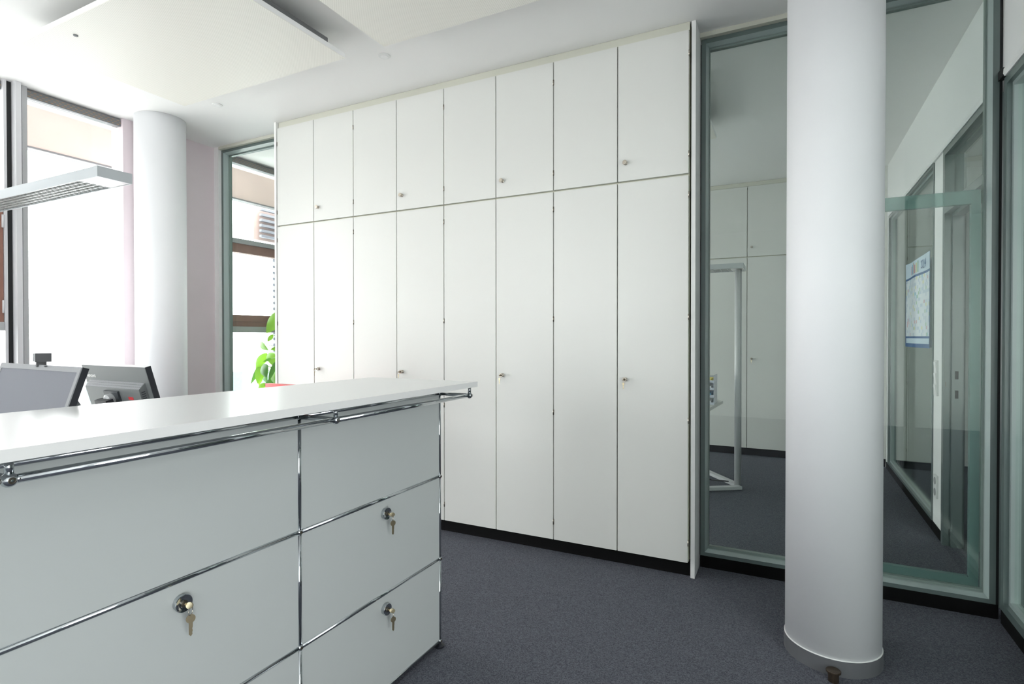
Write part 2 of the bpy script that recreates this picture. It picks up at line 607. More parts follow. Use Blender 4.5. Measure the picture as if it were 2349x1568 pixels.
def glazed(root, y0, y1, z0, z1, bars=0.035, x=XR):
    MB().box(x - 0.006, x + 0.07, y0, y1, z1 - bars, z1).box(x - 0.006, x + 0.07, y0, y1, z0, z0 + bars).box(x - 0.006, x + 0.07, y0, y0 + bars, z0 + bars, z1 - bars).box(x - 0.006, x + 0.07, y1 - bars, y1, z0 + bars, z1 - bars).build('window_frame', 'frame_paint', root, 0.002)
    i0 = bars
    MB().box(x + 0.014, x + 0.05, y0 + i0, y1 - i0, z1 - i0 - 0.02, z1 - i0).box(x + 0.014, x + 0.05, y0 + i0, y1 - i0, z0 + i0, z0 + i0 + 0.02).box(x + 0.014, x + 0.05, y0 + i0, y0 + i0 + 0.02, z0 + i0 + 0.02, z1 - i0 - 0.02).box(x + 0.014, x + 0.05, y1 - i0 - 0.02, y1 - i0, z0 + i0 + 0.02, z1 - i0 - 0.02).build('glazing_bead', 'bead_paint', root, 0.001)
    MB().box(x + 0.028, x + 0.036, y0 + i0 + 0.021, y1 - i0 - 0.021, z0 + i0 + 0.021, z1 - i0 - 0.021).build('pane', 'partition_glass', root)


win3 = sempty('window_3')
glazed(win3, 1.05, 3.262, 0.066, HZ - 0.001)
fill_win5 = sempty('window_5')  # unseen east window, added as fill light for counter and column
MB().box(3.04, 3.10, -2.8, -0.2, 0.1, 0.15).box(3.04, 3.10, -2.8, -0.2, 2.55, 2.6).box(3.04, 3.10, -2.8, -2.75, 0.15, 2.55).box(3.04, 3.10, -0.25, -0.2, 0.15, 2.55).box(3.04, 3.10, -1.53, -1.47, 0.15, 2.55).build('window_frame', 'alu_grey', fill_win5)
MB().box(3.06, 3.068, -2.75, -0.25, 0.15, 2.55).build('pane', 'window_glass', fill_win5)
fill_win6 = sempty('window_6')  # unseen back window, added as fill, kept clear of the glass reflections
for x0_, x1_ in ((-4.4, -3.41), (-3.39, -2.4)):
    MB().box(x0_, x1_, -3.15, -3.09, 0.1, 0.15).box(x0_, x1_, -3.15, -3.09, 2.75, 2.8).box(x0_, x0_ + 0.05, -3.15, -3.09, 0.15, 2.75).box(x1_ - 0.05, x1_, -3.15, -3.09, 0.15, 2.75).build('window_frame', 'alu_grey', fill_win6)
    MB().box(x0_ + 0.05, x1_ - 0.05, -3.125, -3.117, 0.15, 2.75).build('pane', 'window_glass', fill_win6)
win4 = sempty('window_4')
glazed(win4, 4.628, 6.515, 0.066, HZ - 0.001, 0.02)

# door to the corridor from the far room
dr = sempty('door_2')
MB().box(XR - 0.008, XR + 0.10, 4.318, 4.364, 0, HZ).box(XR - 0.008, XR + 0.10, 3.44, 3.49, 0, HZ).box(XR - 0.008, XR + 0.10, 3.49, 4.318, HZ - 0.04, HZ).box(XR - 0.008, XR + 0.10, 3.49, 4.318, 2.085, 2.135).build('door_frame', 'frame_paint', dr, 0.002)
MB().box(XR + 0.04, XR + 0.048, 3.49, 4.318, 2.136, HZ - 0.041).build('transom_pane', 'partition_glass', dr)
MB().box(XR + 0.03, XR + 0.085, 4.296, 4.3175, 0, 2.084).box(XR + 0.03, XR + 0.085, 3.4905, 4.296, 2.062, 2.084).build('door_rebate', 'frame_paint', dr, 0.001)
MB().box(XR + 0.001, XR + 0.004, 4.314, 4.3178, 1.0, 1.03).build('strike_plate', 'dark_steel', dr)
for zz in (0.93, 1.05):
    MB().box(XR + 0.045, XR + 0.062, 4.2935, 4.2958, zz, zz + 0.05).build('strike_plate', 'gasket', dr)
# leaf standing open into the corridor
lf = MB().box(XR + 0.11, XR + 0.20, 4.25, 4.29, 0.01, 2.06).box(XR + 0.88, XR + 0.96, 4.25, 4.29, 0.01, 2.06).box(XR + 0.20, XR + 0.88, 4.25, 4.29, 1.98, 2.06).box(XR + 0.20, XR + 0.88, 4.25, 4.29, 0.01, 0.10).build('door_leaf', 'frame_paint', dr, 0.002)
MB().box(XR + 0.20, XR + 0.88, 4.265, 4.275, 0.10, 1.98).build('pane', 'partition_glass', lf)
MB().tube((XR + 0.90, 4.25, 1.05), (XR + 0.90, 4.20, 1.05), 0.009).tube((XR + 0.90, 4.20, 1.05), (XR + 0.78, 4.20, 1.05), 0.009).build('door_handle', 'steel_knob', lf)

# ------------------------------------------------------------------ glass partition between the rooms
def partition(idx, x0, x1, zt=2.995):
    root = sempty('window_%d' % idx)
    y = YP
    a, b = 0.024, 0.046
    MB().box(x0, x1, y, y + 0.09, zt - a, zt).box(x0, x1, y, y + 0.09, 0.067, 0.067 + 0.020).box(x0, x0 + a, y, y + 0.09, 0.087, zt - a).box(x1 - a, x1, y, y + 0.09, 0.087, zt - a).build('window_frame', 'frame_paint', root, 0.0015)
    # sloping glazing bead round the opening, then a slim spacer against the glass
    c_ = a + 0.011
    za, zb_ = 0.087, zt - a
    f = MB()
    f.prism([(x0 + a, y + 0.002, za), (x0 + c_, y + 0.034, za), (x0 + c_, y + 0.060, za), (x0 + a, y + 0.060, za)], (0, 0, zb_ - za))
    f.prism([(x1 - a, y + 0.002, za), (x1 - a, y + 0.060, za), (x1 - c_, y + 0.060, za), (x1 - c_, y + 0.034, za)], (0, 0, zb_ - za))
    f.prism([(x0 + a, y + 0.002, za), (x0 + a, y + 0.060, za), (x0 + a, y + 0.060, za + 0.011), (x0 + a, y + 0.034, za + 0.011)], (x1 - x0 - 2 * a, 0, 0))
    f.prism([(x0 + a, y + 0.002, zb_), (x0 + a, y + 0.034, zb_ - 0.011), (x0 + a, y + 0.060, zb_ - 0.011), (x0 + a, y + 0.060, zb_)], (x1 - x0 - 2 * a, 0, 0))
    f.build('glazing_bead', 'bead_paint', root)
    d_ = b
    MB().box(x0 + c_, x1 - c_, y + 0.048, y + 0.075, zt - d_, zb_ - 0.011).box(x0 + c_, x1 - c_, y + 0.048, y + 0.075, za + 0.011, 0.110).box(x0 + c_, x0 + d_ - 0.006, y + 0.048, y + 0.075, 0.110, zt - d_).box(x1 - d_ + 0.004, x1 - c_, y + 0.048, y + 0.075, 0.110, zt - d_).build('spacer', 'spacer_paint', root)
    MB().box(x0 + b - 0.006, x1 - b + 0.004, y + 0.060, y + 0.067, 0.108, zt - b).build('pane', 'partition_glass', root)
    return root


partition(7, -0.447, 0.867)
partition(8, -4.584, -3.66)
struct(MB().box(-0.4515, -0.4475, YP + 0.004, YP + 0.085, 0.067, 2.97).box(0.8675, XR - 0.001, YP + 0.006, YP + 0.085, 0.0, CE).build('trim_4', 'gasket'))
struct(MB().box(-0.4515, XR - 0.001, YP - 0.03, YP + 0.09, 2.9955, CE).box(-4.584, -3.662, YP - 0.03, YP + 0.09, 2.9955, CE).build('trim_5', 'header_cream', bevel=0.001))
struct(MB().box(-4.58, -3.662, YP + 0.002, YP + 0.06, 0, 0.066).build('baseboard_back', 'black_plinth'))
struct(MB().box(XR - 0.020, XR - 0.0001, 3.2365, 3.294, 2.4905, 2.530).build('trim_6', 'gasket'))

# glazed door leaf set in the partition, tinted border
d1 = sempty('door_1')
yd = YP + 0.078
k_ = yd / YP
xa, xb = 0.045, 0.815 * k_ - 0.012
MB().box(xb - 0.037, xb, yd, yd + 0.03, 0.11, 2.02).build('door_stile', 'tinted_border', d1)
MB().box(xa, xa + 0.037, yd, yd + 0.03, 0.11, 2.02).build('door_stile', 'tinted_border', d1)
MB().box(xa + 0.037, xb - 0.037, yd, yd + 0.03, 1.955, 2.02).build('door_rail', 'tinted_border', d1)
MB().box(xa + 0.037, xb - 0.037, yd, yd + 0.03, 0.11, 0.15).build('door_rail', 'tinted_border', d1)

# ------------------------------------------------------------------ built-in cupboards
PW = 0.3944
DZ0, DZS, DZ1 = 0.0864, 2.1934, 2.968


def key_on(parent, x, y, z, s=1.0, dirv=(0, -1, 0)):
    """key pushed into a lock at (x,y,z) with ring and second key hanging"""
    d = Vector(dirv)
    side = Vector((0, 0, 1)).cross(d)
    p = Vector((x, y, z))
    k = MB()
    k.tube(p, p + d * 0.006 * s, 0.0035 * s, 8)
    # flat bow seen edge on / slightly turned
    bow = [p + d * (0.006 + 0.012 * (1 - math.cos(t))) * s + Vector((0, 0, 1)) * (0.0085 * math.sin(t)) * s * 0.75 + side * 0.006 * s * math.sin(t) * 0.6 for t in [2 * PI * i / 14 for i in range(14)]]
    k.prism([q - side * 0.0012 * s for q in bow], side * 0.0024 * s)
    o = k.build('key', 'brass', parent)
    rc = p + d * 0.022 * s + Vector((0, 0, -0.0135 * s))
    MB().torus(rc, side * 0.5 + d * 0.85, 0.0095 * s, 0.0009 * s).build('key_ring', 'steel_knob', parent)
    top = rc + Vector((0, 0, -0.0075 * s))
    pl = (side * 0.8 + d * 0.3).normalized()
    nr = pl.cross(Vector((0, 0, 1)))
    zz = Vector((0, 0, 1))
    pts = []
    for i in range(13):
        t = PI * 0.5 - 0.35 - (2 * PI - 0) * 0
        a_ = -PI / 2 + 0.42 + (2 * PI - 0.84) * i / 12
        pts.append(top + zz * (-0.010 + 0.0 ) * s + (pl * math.cos(a_) + zz * math.sin(a_)) * 0.0105 * s)
    tip = top + zz * (-0.052 * s)
    right = pts[0]
    pts = pts + [top - pl * 0.0042 * s + zz * (-0.021 * s), top - pl * 0.0042 * s + zz * (-0.047 * s), tip,
                 top + pl * 0.0036 * s + zz * (-0.047 * s), top + pl * 0.0028 * s + zz * (-0.043 * s), top + pl * 0.0042 * s + zz * (-0.039 * s),
                 top + pl * 0.0028 * s + zz * (-0.034 * s), top + pl * 0.0042 * s + zz * (-0.030 * s), top + pl * 0.0042 * s + zz * (-0.021 * s)]
    MB().prism([q - nr * 0.001 * s for q in pts], nr * 0.002 * s).build('spare_key', 'brass', parent)


def cupboard(name, label, x0, y, group, knob_u=True):
    r = thing(name, label, 'cupboard', (x0, y, 0), group)
    w_ = 2 * PW
    MB().box(x0 + 0.001, x0 + 0.020, y + 0.0215, y + 0.40, DZ0, CE - 0.002).box(x0 + w_ - 0.020, x0 + w_ - 0.001, y + 0.0215, y + 0.40, DZ0, CE - 0.002).box(x0 + 0.020, x0 + w_ - 0.020, y + 0.0215, y + 0.40, DZS - 0.012, DZS + 0.012).box(x0 + 0.020, x0 + w_ - 0.020, y + 0.0215, y + 0.40, DZ0, DZ0 + 0.018).box(x0 + 0.020, x0 + w_ - 0.020, y + 0.0215, y + 0.40, DZ1 - 0.010, CE - 0.002).box(x0 + 0.020, x0 + w_ - 0.020, y + 0.10, y + 0.40, DZ0 + 0.018, DZS - 0.012).box(x0 + 0.020, x0 + w_ - 0.020, y + 0.10, y + 0.40, DZS + 0.012, DZ1 - 0.010).build('carcass', 'laminate_edge', r)
    MB().box(x0, x0 + w_, y + 0.4005, y + 0.408, DZ0, CE - 0.002).build('back_panel', 'wall_paint', r)  # white sheet added to bounce light into the far room
    MB().box(x0, x0 + w_, y + 0.016, y + 0.0215, 2.974, CE - 0.002).build('filler_panel', 'header_cream', r)
    g = 0.0032
    for c in (0, 1):
        for (z0, z1, up) in ((DZ0, DZS - 0.0055, False), (DZS + 0.0055, DZ1, True)):
            xa_, xb_ = x0 + c * PW + g, x0 + (c + 1) * PW - g
            d = MB().box(xa_, xb_, y, y + 0.0195, z0 + 0.0, z1).build('door', 'laminate', r, 0.0012)
            hx = xa_ - 0.0018 if c == 0 else xb_ + 0.0018
            for hz in ((2.845, 2.303) if up else (2.083, 1.422, 0.859, 0.193)):
                h = MB().tube((hx, y + 0.001, hz - 0.016), (hx, y + 0.001, hz + 0.016), 0.0034, 8)
                h.box(hx - 0.0025, hx + 0.0025, y + 0.001, y + 0.021, hz - 0.013, hz + 0.013)
                h.build('hinge', 'dark_steel' if c == 0 else 'steel_knob', d)
            if c == 1:
                kx, kz = xa_ + 0.044, (2.298 if up else 1.073)
                kb = MB()
                kb.lathe((kx, y, kz), (0, -1, 0), [(0, 0.0115), (0.003, 0.0115), (0.005, 0.009), (0.010, 0.0095), (0.014, 0.0125), (0.024, 0.0130), (0.0255, 0.0118)], 20)
                kb.build('knob', 'steel_knob', d)
                if not up:
                    MB().lathe((kx, y - 0.0255, kz), (0, -1, 0), [(0, 0.0065), (0.002, 0.006)], 14).build('lock_face', 'dark_steel', d)
                    key_on(d, kx, y - 0.0275, kz, 0.72, (0, -1, 0))
    return r


LBL = ['white full height double cupboard beside the glass pane with the plant, leftmost in the row',
       'white full height double cupboard, second of the row from the plant side',
       'white full height double cupboard, second of the row from the round column side',
       'white full height double cupboard next to the white end board, nearest the round column']
X0 = -0.483 - 8 * PW
proto = cupboard('wall_cupboard', LBL[0], X0, YW, 'white cupboards along the reception wall')
for i in (1, 2, 3):
    c = copy_tree(proto)
    c.location.x = X0 + i * 2 * PW
    c['label'] = LBL[i]
for i, s in enumerate(('white double cupboard behind the glass, straight behind the silver lamp pole',
                       'far white cupboard behind the glass whose right part the round column hides',
                       'far white cupboard behind the glass, left of the silver lamp, mostly hidden')):
    c = copy_tree(proto)
    c.location = ((-0.806, -0.017, -1.595)[i], YB, 0)
    c['label'] = s
    c['group'] = 'white cupboards in the room behind the glass'
tag(MB().box(-0.474, -0.4520, 3.117, YP + 0.06, 0, CE - 0.001).build('end_board', 'wall_paint', None, 0.0015), 'white full height end board closing the cupboard row beside the glass', 'board')
tag(MB().box(-3.664, -3.645, 3.095, YP + 0.06, 0, CE - 0.001).build('end_board', 'wall_paint', None, 0.0015), 'narrow white end board on the plant side of the cupboard row', 'board')
struct(MB().box(-3.642, -0.4745, 3.145, 3.165, 0, 0.0855).build('baseboard_cupboard', 'black_plinth'))
struct(MB().box(-1.60, XR - 0.005, YB + 0.045, YB + 0.065, 0, 0.0855).build('baseboard_far', 'black_plinth'))
struct(MB().box(0.774, XR - 0.001, YB + 0.002, YB + 0.02, 0.0864, CE).build('trim_7', 'laminate'))
struct(MB().box(-4.64, -1.60, YB + 0.05, YB + 0.10, 0.0, CE).build('wall_far_panel', 'wall_paint'))

# ------------------------------------------------------------------ round columns
def column(cx, cy, label):
    r = thing('round_column', label, 'column', (cx, cy, 0), 'round white columns')
    m = MB()
    m.smooth = True
    m.lathe((cx, cy, 0.0), (0, 0, 1), [(0.0, 0.175), (CE - 0.001, 0.175)], 96)
    m.build('shaft', 'column_paint', r)
    m = MB()
    m.lathe((cx, cy, 0), (0, 0, 1), [(0, 0.179), (0.062, 0.179)], 96)
    m.smooth = True
    m.build('base_band', 'base_grey', r)
    m = MB()
    m.smooth = True
    m.lathe((cx, cy, 0.0615), (0, 0, 1), [(0, 0.1785), (0.002, 0.1785), (0.004, 0.1745)], 96)
    m.build('band_edge', 'white_plastic', r)
    a_ = math.radians(-100)
    return r


column(0.1655, 2.640, 'round white column with grey base band in front of the glass partition')
column(-4.415, 2.655, 'round white column beside the window and mauve wall')
st = thing('door_stop', 'small brown metal door stop at the foot of the round column', 'door stop', (0.158, 2.425, 0))
MB().lathe((0.158, 2.425, 0), (0, 0, 1), [(0, 0.019), (0.033, 0.019)], 24).build('stem', 'brown_metal', st)
MB().lathe((0.158, 2.425, 0.033), (0, 0, 1), [(0, 0.0225), (0.002, 0.0235), (0.003, 0.026), (0.008, 0.026), (0.0095, 0.0245)], 28).build('cap', 'brown_metal', st)

# ------------------------------------------------------------------ ceiling panels and sensors
def ceiling_panel(x0, x1, y0, y1, z, label, grp):
    r = thing('ceiling_panel', label, 'ceiling panel', ((x0 + x1) / 2, (y0 + y1) / 2, z), grp)
    MB().box(x0, x1, y0, y1, z, z + 0.004).build('face_plate', 'ceiling_panel_paint', r)
    MB().box(x0, x1, y0, y0 + 0.003, z + 0.004, z + 0.03).box(x0, x1, y1 - 0.003, y1, z + 0.004, z + 0.03).box(x0, x0 + 0.003, y0 + 0.003, y1 - 0.003, z + 0.004, z + 0.03).box(x1 - 0.003, x1, y0 + 0.003, y1 - 0.003, z + 0.004, z + 0.03).build('edge_flange', 'wall_paint', r)
    MB().box(x0 + 0.03, x1 - 0.03, y0 + 0.10, y1 - 0.10, z + 0.005, z + 0.075).build('shadow_box', 'grille_grey', r)  # dark box added to deepen the shadow between panel and ceiling
    for px in (x0 + 0.25, x1 - 0.25):
        for py in (y0 + 0.2, y1 - 0.2):
            MB().tube((px, py, z + 0.075), (px, py, CE - 0.001), 0.004, 8).build('hanger_rod', 'alu_grey', r)
    MB().lathe((x0 + 0.36, y0 + 0.09, z), (0, 0, -1), [(0, 0.011), (0.004, 0.011), (0.006, 0.007)], 16).build('fixing_bolt', 'grille_grey', r)
    return r


ceiling_panel(-3.70, -2.255, 1.485, 2.39, 2.893, 'cream perforated ceiling panel nearest the window', 'suspended ceiling panels')
ceiling_panel(-1.975, -0.53, 1.485, 2.39, 2.893, 'cream perforated ceiling panel above the cupboards, half out of the picture', 'suspended ceiling panels')
ceiling_panel(-1.97, -0.52, 3.77, 4.68, 2.893, 'cream ceiling panel seen through the glass beside the end board', 'suspended ceiling panels')
for (x, y, s) in ((-2.20, 2.665, 'small flat white ceiling sensor nearer the cupboard doors'), (-3.76, 2.675, 'small flat white ceiling sensor nearer the round column by the window')):
    r = thing('ceiling_sensor', s, 'sensor', (x, y, CE), 'round ceiling sensors')
    MB().lathe((x, y, CE), (0, 0, -1), [(0, 0.036), (0.004, 0.036), (0.006, 0.033)], 28).build('cover', 'white_plastic', r)
    MB().lathe((x, y, CE - 0.0055), (0, 0, -1), [(0, 0.024), (0.003, 0.022)], 24).build('lens', 'wall_paint', r)

# ------------------------------------------------------------------ reception counter
XC = -1.3215
XCB = XC - 0.35
ys = [1.950, 1.200, 0.450, -0.300]
zs = [0.025, 0.375, 0.725, 1.075]
TR = 0.0076
ct = thing('reception_counter', 'pale grey steel panel reception counter on a chrome tube frame', 'counter', (XC, 0.8, 0))
for x in (XC, XCB):
    for i, y in enumerate(ys):
        for z0, z1 in zip(zs, zs[1:]):
            MB().tube((x, y, z0 + 0.008), (x, y, z1 - 0.008), TR, 18).build('tube', 'chrome', ct)
    for z in zs:
        for y0, y1 in zip(ys, ys[1:]):
            MB().tube((x, y0 - 0.008, z), (x, y1 + 0.008, z), TR, 18).build('tube', 'chrome', ct)
        for y in ys:
            b = MB()
            b.ball((x, y, z), 0.0105, 20)
            o = b.build('ball_joint', 'chrome', ct)
            if x == XC:
                MB().lathe((x + 0.0095, y, z), (1, 0, 0), [(0, 0.0048), (0.0016, 0.0042)], 14).lathe((x + 0.0105, y, z), (1, 0, 0), [(0, 0.003), (0.0009, 0.003)], 12).build('socket', 'dark_steel', o)
for y in ys:
    for z in (zs[0], zs[3]):
        MB().tube((XC - 0.008, y, z), (XCB + 0.008, y, z), TR, 14).build('tube', 'chrome', ct)
for x in (XC, XCB):
    for y in ys:
        MB().lathe((x, y, 0.0), (0, 0, 1), [(0, 0.021), (0.007, 0.021), (0.010, 0.010), (0.0145, 0.006)], 20).build('foot', 'dark_plastic', ct)


def lock(parent, y, z):
    x = XC + 0.003
    m = MB()
    m.lathe((x, y, z), (1, 0, 0), [(0, 0.0195), (0.010, 0.0195), (0.011, 0.0215), (0.0145, 0.0215), (0.0165, 0.0205), (0.0150, 0.010), (0.0150, 0.006)], 36)
    m.build('lock', 'chrome', parent)
    MB().lathe((x + 0.0148, y, z), (1, 0, 0), [(0, 0.008), (0.003, 0.008), (0.0035, 0.006)], 18).build('lock_cylinder', 'dark_steel', parent)
    key_on(parent, x + 0.018, y, z, 1.0, (1, 0, 0))


for i in range(3):
    y1, y0 = ys[i], ys[i + 1]
    for j in range(3):
        z0, z1 = zs[j], zs[j + 1]
        p = MB().box(XC - 0.014, XC + 0.0035, y0 + 0.0062, y1 - 0.0062, z0 + 0.0062, z1 - 0.0062).build('drawer_front' if (j < 2 and i < 2) else 'front_panel', 'panel_powder', ct, 0.0018)
        if (i == 0 and j < 2) or (i == 1 and j == 1):
            lock(p, (1.590, 0.833)[i], zs[j + 1] - 0.0535)
        if i < 3:
            MB().box(XCB - 0.002, XCB + 0.010, y0 + 0.0065, y1 - 0.0065, z0 + 0.0065, z1 - 0.0065).build('back_panel', 'panel_powder', ct, 0.0015)
for y in (ys[0], ys[3]):
    for z0, z1 in zip(zs, zs[1:]):
        MB().box(XCB + 0.0065, XC - 0.0145, y - 0.005, y + 0.005, z0 + 0.0065, z1 - 0.0065).build('end_panel', 'panel_powder', ct, 0.0015)
MB().box(XCB + 0.011, XC - 0.015, ys[3] + 0.01, ys[0] - 0.01, 1.066, 1.072).build('top_panel', 'panel_powder', ct)
MB().box(XCB + 0.011, XC - 0.015, ys[3] + 0.01, ys[0] - 0.01, 0.022, 0.028).build('bottom_panel', 'panel_powder', ct)
# chrome rail held in front, under the worktop edge
XRL, ZR = -1.172, 1.0745
for y0, y1 in zip(ys[:3], ys[1:3]):
    MB().tube((XRL, y0 - 0.008, ZR), (XRL, y1 + 0.008, ZR), 0.0080, 20).build('rail', 'chrome', ct)
for y in ys[:3]:
    o = MB().ball((XRL, y, ZR), 0.0125, 28).build('ball_joint', 'chrome', ct)
    MB().torus((XRL + 0.0112, y, ZR), (1, 0, 0), 0.0050, 0.0009, 20, 6).lathe((XRL + 0.0112, y, ZR), (1, 0, 0), [(0, 0.0046), (0.0010, 0.0044)], 18).lathe((XRL, y - 0.0112, ZR), (0, -1, 0), [(0, 0.0046), (0.0010, 0.0044)], 18).build('socket', 'dark_steel', o)
    MB().tube((XRL - 0.009, y, ZR), (XC + 0.009, y, ZR), 0.0078, 18).build('bracket_tube', 'chrome', ct)
    MB().tube((XRL, y, ZR + 0.010), (XRL, y, 1.1085), 0.0068, 20).lathe((XRL, y, 1.1080), (0, 0, 1), [(0, 0.009), (0.0015, 0.009)], 20).build('post', 'chrome', ct)
    MB().tube((XRL, y + 0.018, 1.1078), (XRL, y + 0.018, 1.1098), 0.003, 10).build('screw', 'chrome', ct)
    MB().tube((XC, y, 1.086), (XC, y, 1.1095), 0.005, 14).build('post', 'chrome', ct)
    MB().tube((XCB, y, 1.086), (XCB, y, 1.1095), 0.005, 14).build('post', 'chrome', ct)
tag(MB().box(-1.695, -1.141, -0.33, 1.963, 1.1100, 1.1315).build('counter_worktop', 'top_laminate', None, 0.0015), 'long glossy white worktop slab lying on the reception counter', 'worktop')

# ------------------------------------------------------------------ desk behind the counter
dk = thing('office_desk', 'grey office desk behind the reception counter carrying the monitors', 'desk', (-2.6, 1.1, 0))
MB().box(-3.55, -1.72, 0.25, 1.78, 0.715, 0.74).build('desk_top', 'desk_laminate', dk, 0.003)
for x in (-3.45, -1.80):
    for y in (0.33, 1.70):
        MB().tube((x, y, 0), (x, y, 0.715), 0.022, 18).build('leg', 'alu_grey', dk)
MB().box(-3.42, -1.83, 0.325, 0.345, 0.66, 0.714).build('stretcher', 'alu_grey', dk)


def monitor(name, label, cx, cy, ztop, W, Hh, yaw, tilt, T, back_first):
    """local frame: screen looks along -Y, panel top centre at origin, leaning back"""
    r = thing(name, label, 'monitor', (cx, cy, 0.74))
    M = Matrix.Translation((cx, cy, ztop)) @ Matrix.Rotation(yaw, 4, 'Z') @ Matrix.Rotation(-tilt, 4, 'X')
    w2 = W / 2
    MB().box(-w2 + 0.002, w2 - 0.002, 0.003, T, -Hh, 0).build('housing', 'back_plastic', r, 0.001, xf=M)
    for sx in (-1, 1):
        xx = sx * w2
        MB().box(min(xx - sx * 0.0018, xx + sx * 0.0005), max(xx - sx * 0.0018, xx + sx * 0.0005), 0.003, T - 0.0005, -Hh, 0).build('side_trim', 'dark_plastic', r, xf=M)
    b = 0.016
    bz = MB().box(-w2, w2, 0, 0.003, -b, 0).box(-w2, w2, 0, 0.003, -Hh, -Hh + b + 0.008).box(-w2, -w2 + b, 0, 0.003, -Hh + b + 0.008, -b).box(w2 - b, w2, 0, 0.003, -Hh + b + 0.008, -b)
    bz.build('bezel', 'bezel_grey' if not back_first else 'black_plastic', r, xf=M)
    MB().box(-w2 + b, w2 - b, 0.0015, 0.0035, -Hh + b + 0.008, -b).build('screen', 'screen', r, xf=M)
    # rear bulge with perforated slope
    bw = w2 * 0.87
    zt, zm, zb = -Hh * 0.215, -Hh * 0.285, -Hh * 0.97
    v0, v1 = T, T + 0.028
    pb = MB()
    A = [(-bw, v0, zt), (bw, v0, zt), (bw * 0.97, v1, zm), (-bw * 0.97, v1, zm)]
    B = [(-bw, v0, zb), (bw, v0, zb), (bw * 0.97, v1, zb), (-bw * 0.97, v1, zb)]
    vv = [pb.bm.verts.new(q) for q in A + B]
    for f in ((0, 1, 2, 3), (4, 7, 6, 5), (3, 2, 6, 7), (1, 5, 6, 2), (0, 3, 7, 4), (0, 4, 5, 1)):
        pb.bm.faces.new([vv[i] for i in f])
    bl = pb.build('rear_cover', 'back_plastic', r, 0.002, xf=M)
    s = MB()
    n_ = 62
    for i in range(n_):
        x = -bw * 0.97 + 2 * bw * 0.97 * (i + 0.2) / n_
        dx = 2 * bw * 0.97 / n_ * 0.45
        for q0, q1 in ((0.06, 0.30), (0.37, 0.62), (0.69, 0.94)):
            sh = (x, x + dx)
            pts = []
            for xx, q in ((sh[0], q0), (sh[1], q0), (sh[1], q1), (sh[0], q1)):
                pts.append((xx, v0 + (v1 - v0) * q + 0.0004, zt + (zm - zt) * q + 0.0004))
            s.prism(pts, (0, 0.0006, 0.0002))
    so = s.build('vent_slots', 'silver_bezel', bl, xf=M)
    so['kind'] = 'stuff'
    s = MB()
    for i in range(16):
        z = zm - 0.012 - i * 0.009
        for sg in (-1, 1):
            xx = bw * 0.985 * sg
            s.box(min(xx, xx + sg * 0.0012), max(xx, xx + sg * 0.0012), v0 + 0.003, v1 - 0.004, z - 0.003, z)
    so = s.build('side_slots', 'dark_plastic', bl, xf=M)
    so['kind'] = 'stuff'
    # stand
    zc = -Hh * 0.50
    MB().box(-0.055, 0.055, v1, v1 + 0.008, zc - 0.05, zc + 0.055).build('mount_plate', 'black_plastic', r, 0.002, xf=M)
    MB().lathe((0, v1 + 0.008, zc + 0.02), (0, 1, 0), [(0, 0.026), (0.02, 0.026), (0.026, 0.018)], 24).build('hinge_cap', 'alu_grey', r, xf=M)
    MB().box(-0.045, 0.045, v1 + 0.026, v1 + 0.055, zc - 0.03, zc + 0.03).build('hinge_arm', 'dark_plastic', r, 0.006, xf=M)
    p = M @ Vector((0, v1 + 0.04, zc - 0.01))
    R_ = Matrix.Translation((p.x, p.y, 0)) @ Matrix.Rotation(yaw, 4, 'Z')
    MB().box(-0.035, 0.035, -0.02, 0.03, 0.755, p.z).build('stand_column', 'black_plastic', r, 0.006, xf=R_)
    MB().box(-0.11, 0.11, -0.14, 0.09, 0.7405, 0.757).build('stand_foot', 'black_plastic', r, 0.006, xf=R_)
    return r, M


yawA = math.atan2(0.835 - 0.868, -1.754 + 2.304)
mA, MA = monitor('computer_monitor', 'monitor behind the counter with its grey screen towards us and a webcam on top', (-2.304 - 1.754) / 2, (0.868 + 0.835) / 2, 1.2316, 0.551, 0.35, yawA, math.radians(17.5), 0.020, False)
yawB = math.atan2(1.362 - 1.353, -2.862 + 2.366)
# the second monitor shows its back: its back top edge runs from (-2.862,1.362) to (-2.366,1.353)
TB = 0.024
mB, MBm = monitor('computer_monitor', 'black monitor turned away, its vented back towards us, near the round column', -2.614, 1.357 + TB, 1.196, 0.498, 0.315, PI + math.atan2(1.353 - 1.362, 0.496), math.radians(15.5), TB, True)
TX = MBm @ Matrix.Translation((0.249 - 0.022, TB + 0.0004, -0.056)) @ Matrix.Rotation(PI, 4, 'Z') @ Matrix.Rotation(PI / 2, 4, 'X')
textmesh('lettering', 'lenovo', 0.026, 'white_print', mB, TX)
TX2 = MBm @ Matrix.Translation((-0.115, TB + 0.0284, -0.135)) @ Matrix.Rotation(PI, 4, 'Z') @ Matrix.Rotation(PI / 2, 4, 'X')
MB().box(0, 0.036, -0.002, 0.010, -0.0002, 0.0006).build('red_badge', 'red_print', mB, xf=TX2)

# webcam
wc = thing('webcam', 'small black webcam clipped on top of the nearer monitor', 'webcam', (-2.14, 0.86, 1.24))
Mw = MA @ Matrix.Translation((-0.004, 0.012, -0.004)) @ Matrix.Rotation(math.radians(17.5), 4, 'X') @ Matrix.Rotation(math.radians(-14), 4, 'Z')
MB().box(-0.022, 0.030, -0.018, 0.02, 0.016, 0.042).build('body', 'dark_plastic', wc, 0.004, xf=Mw)
MB().box(-0.021, 0.0, -0.0195, -0.017, 0.018, 0.040).build('lens_face', 'silver_bezel', wc, 0.001, xf=Mw)
MB().box(-0.008, 0.014, -0.014, 0.010, 0.0005, 0.017).box(0.012, 0.07, 0.0, 0.012, 0.002, 0.006).build('clip', 'dark_plastic', wc, 0.001, xf=Mw)

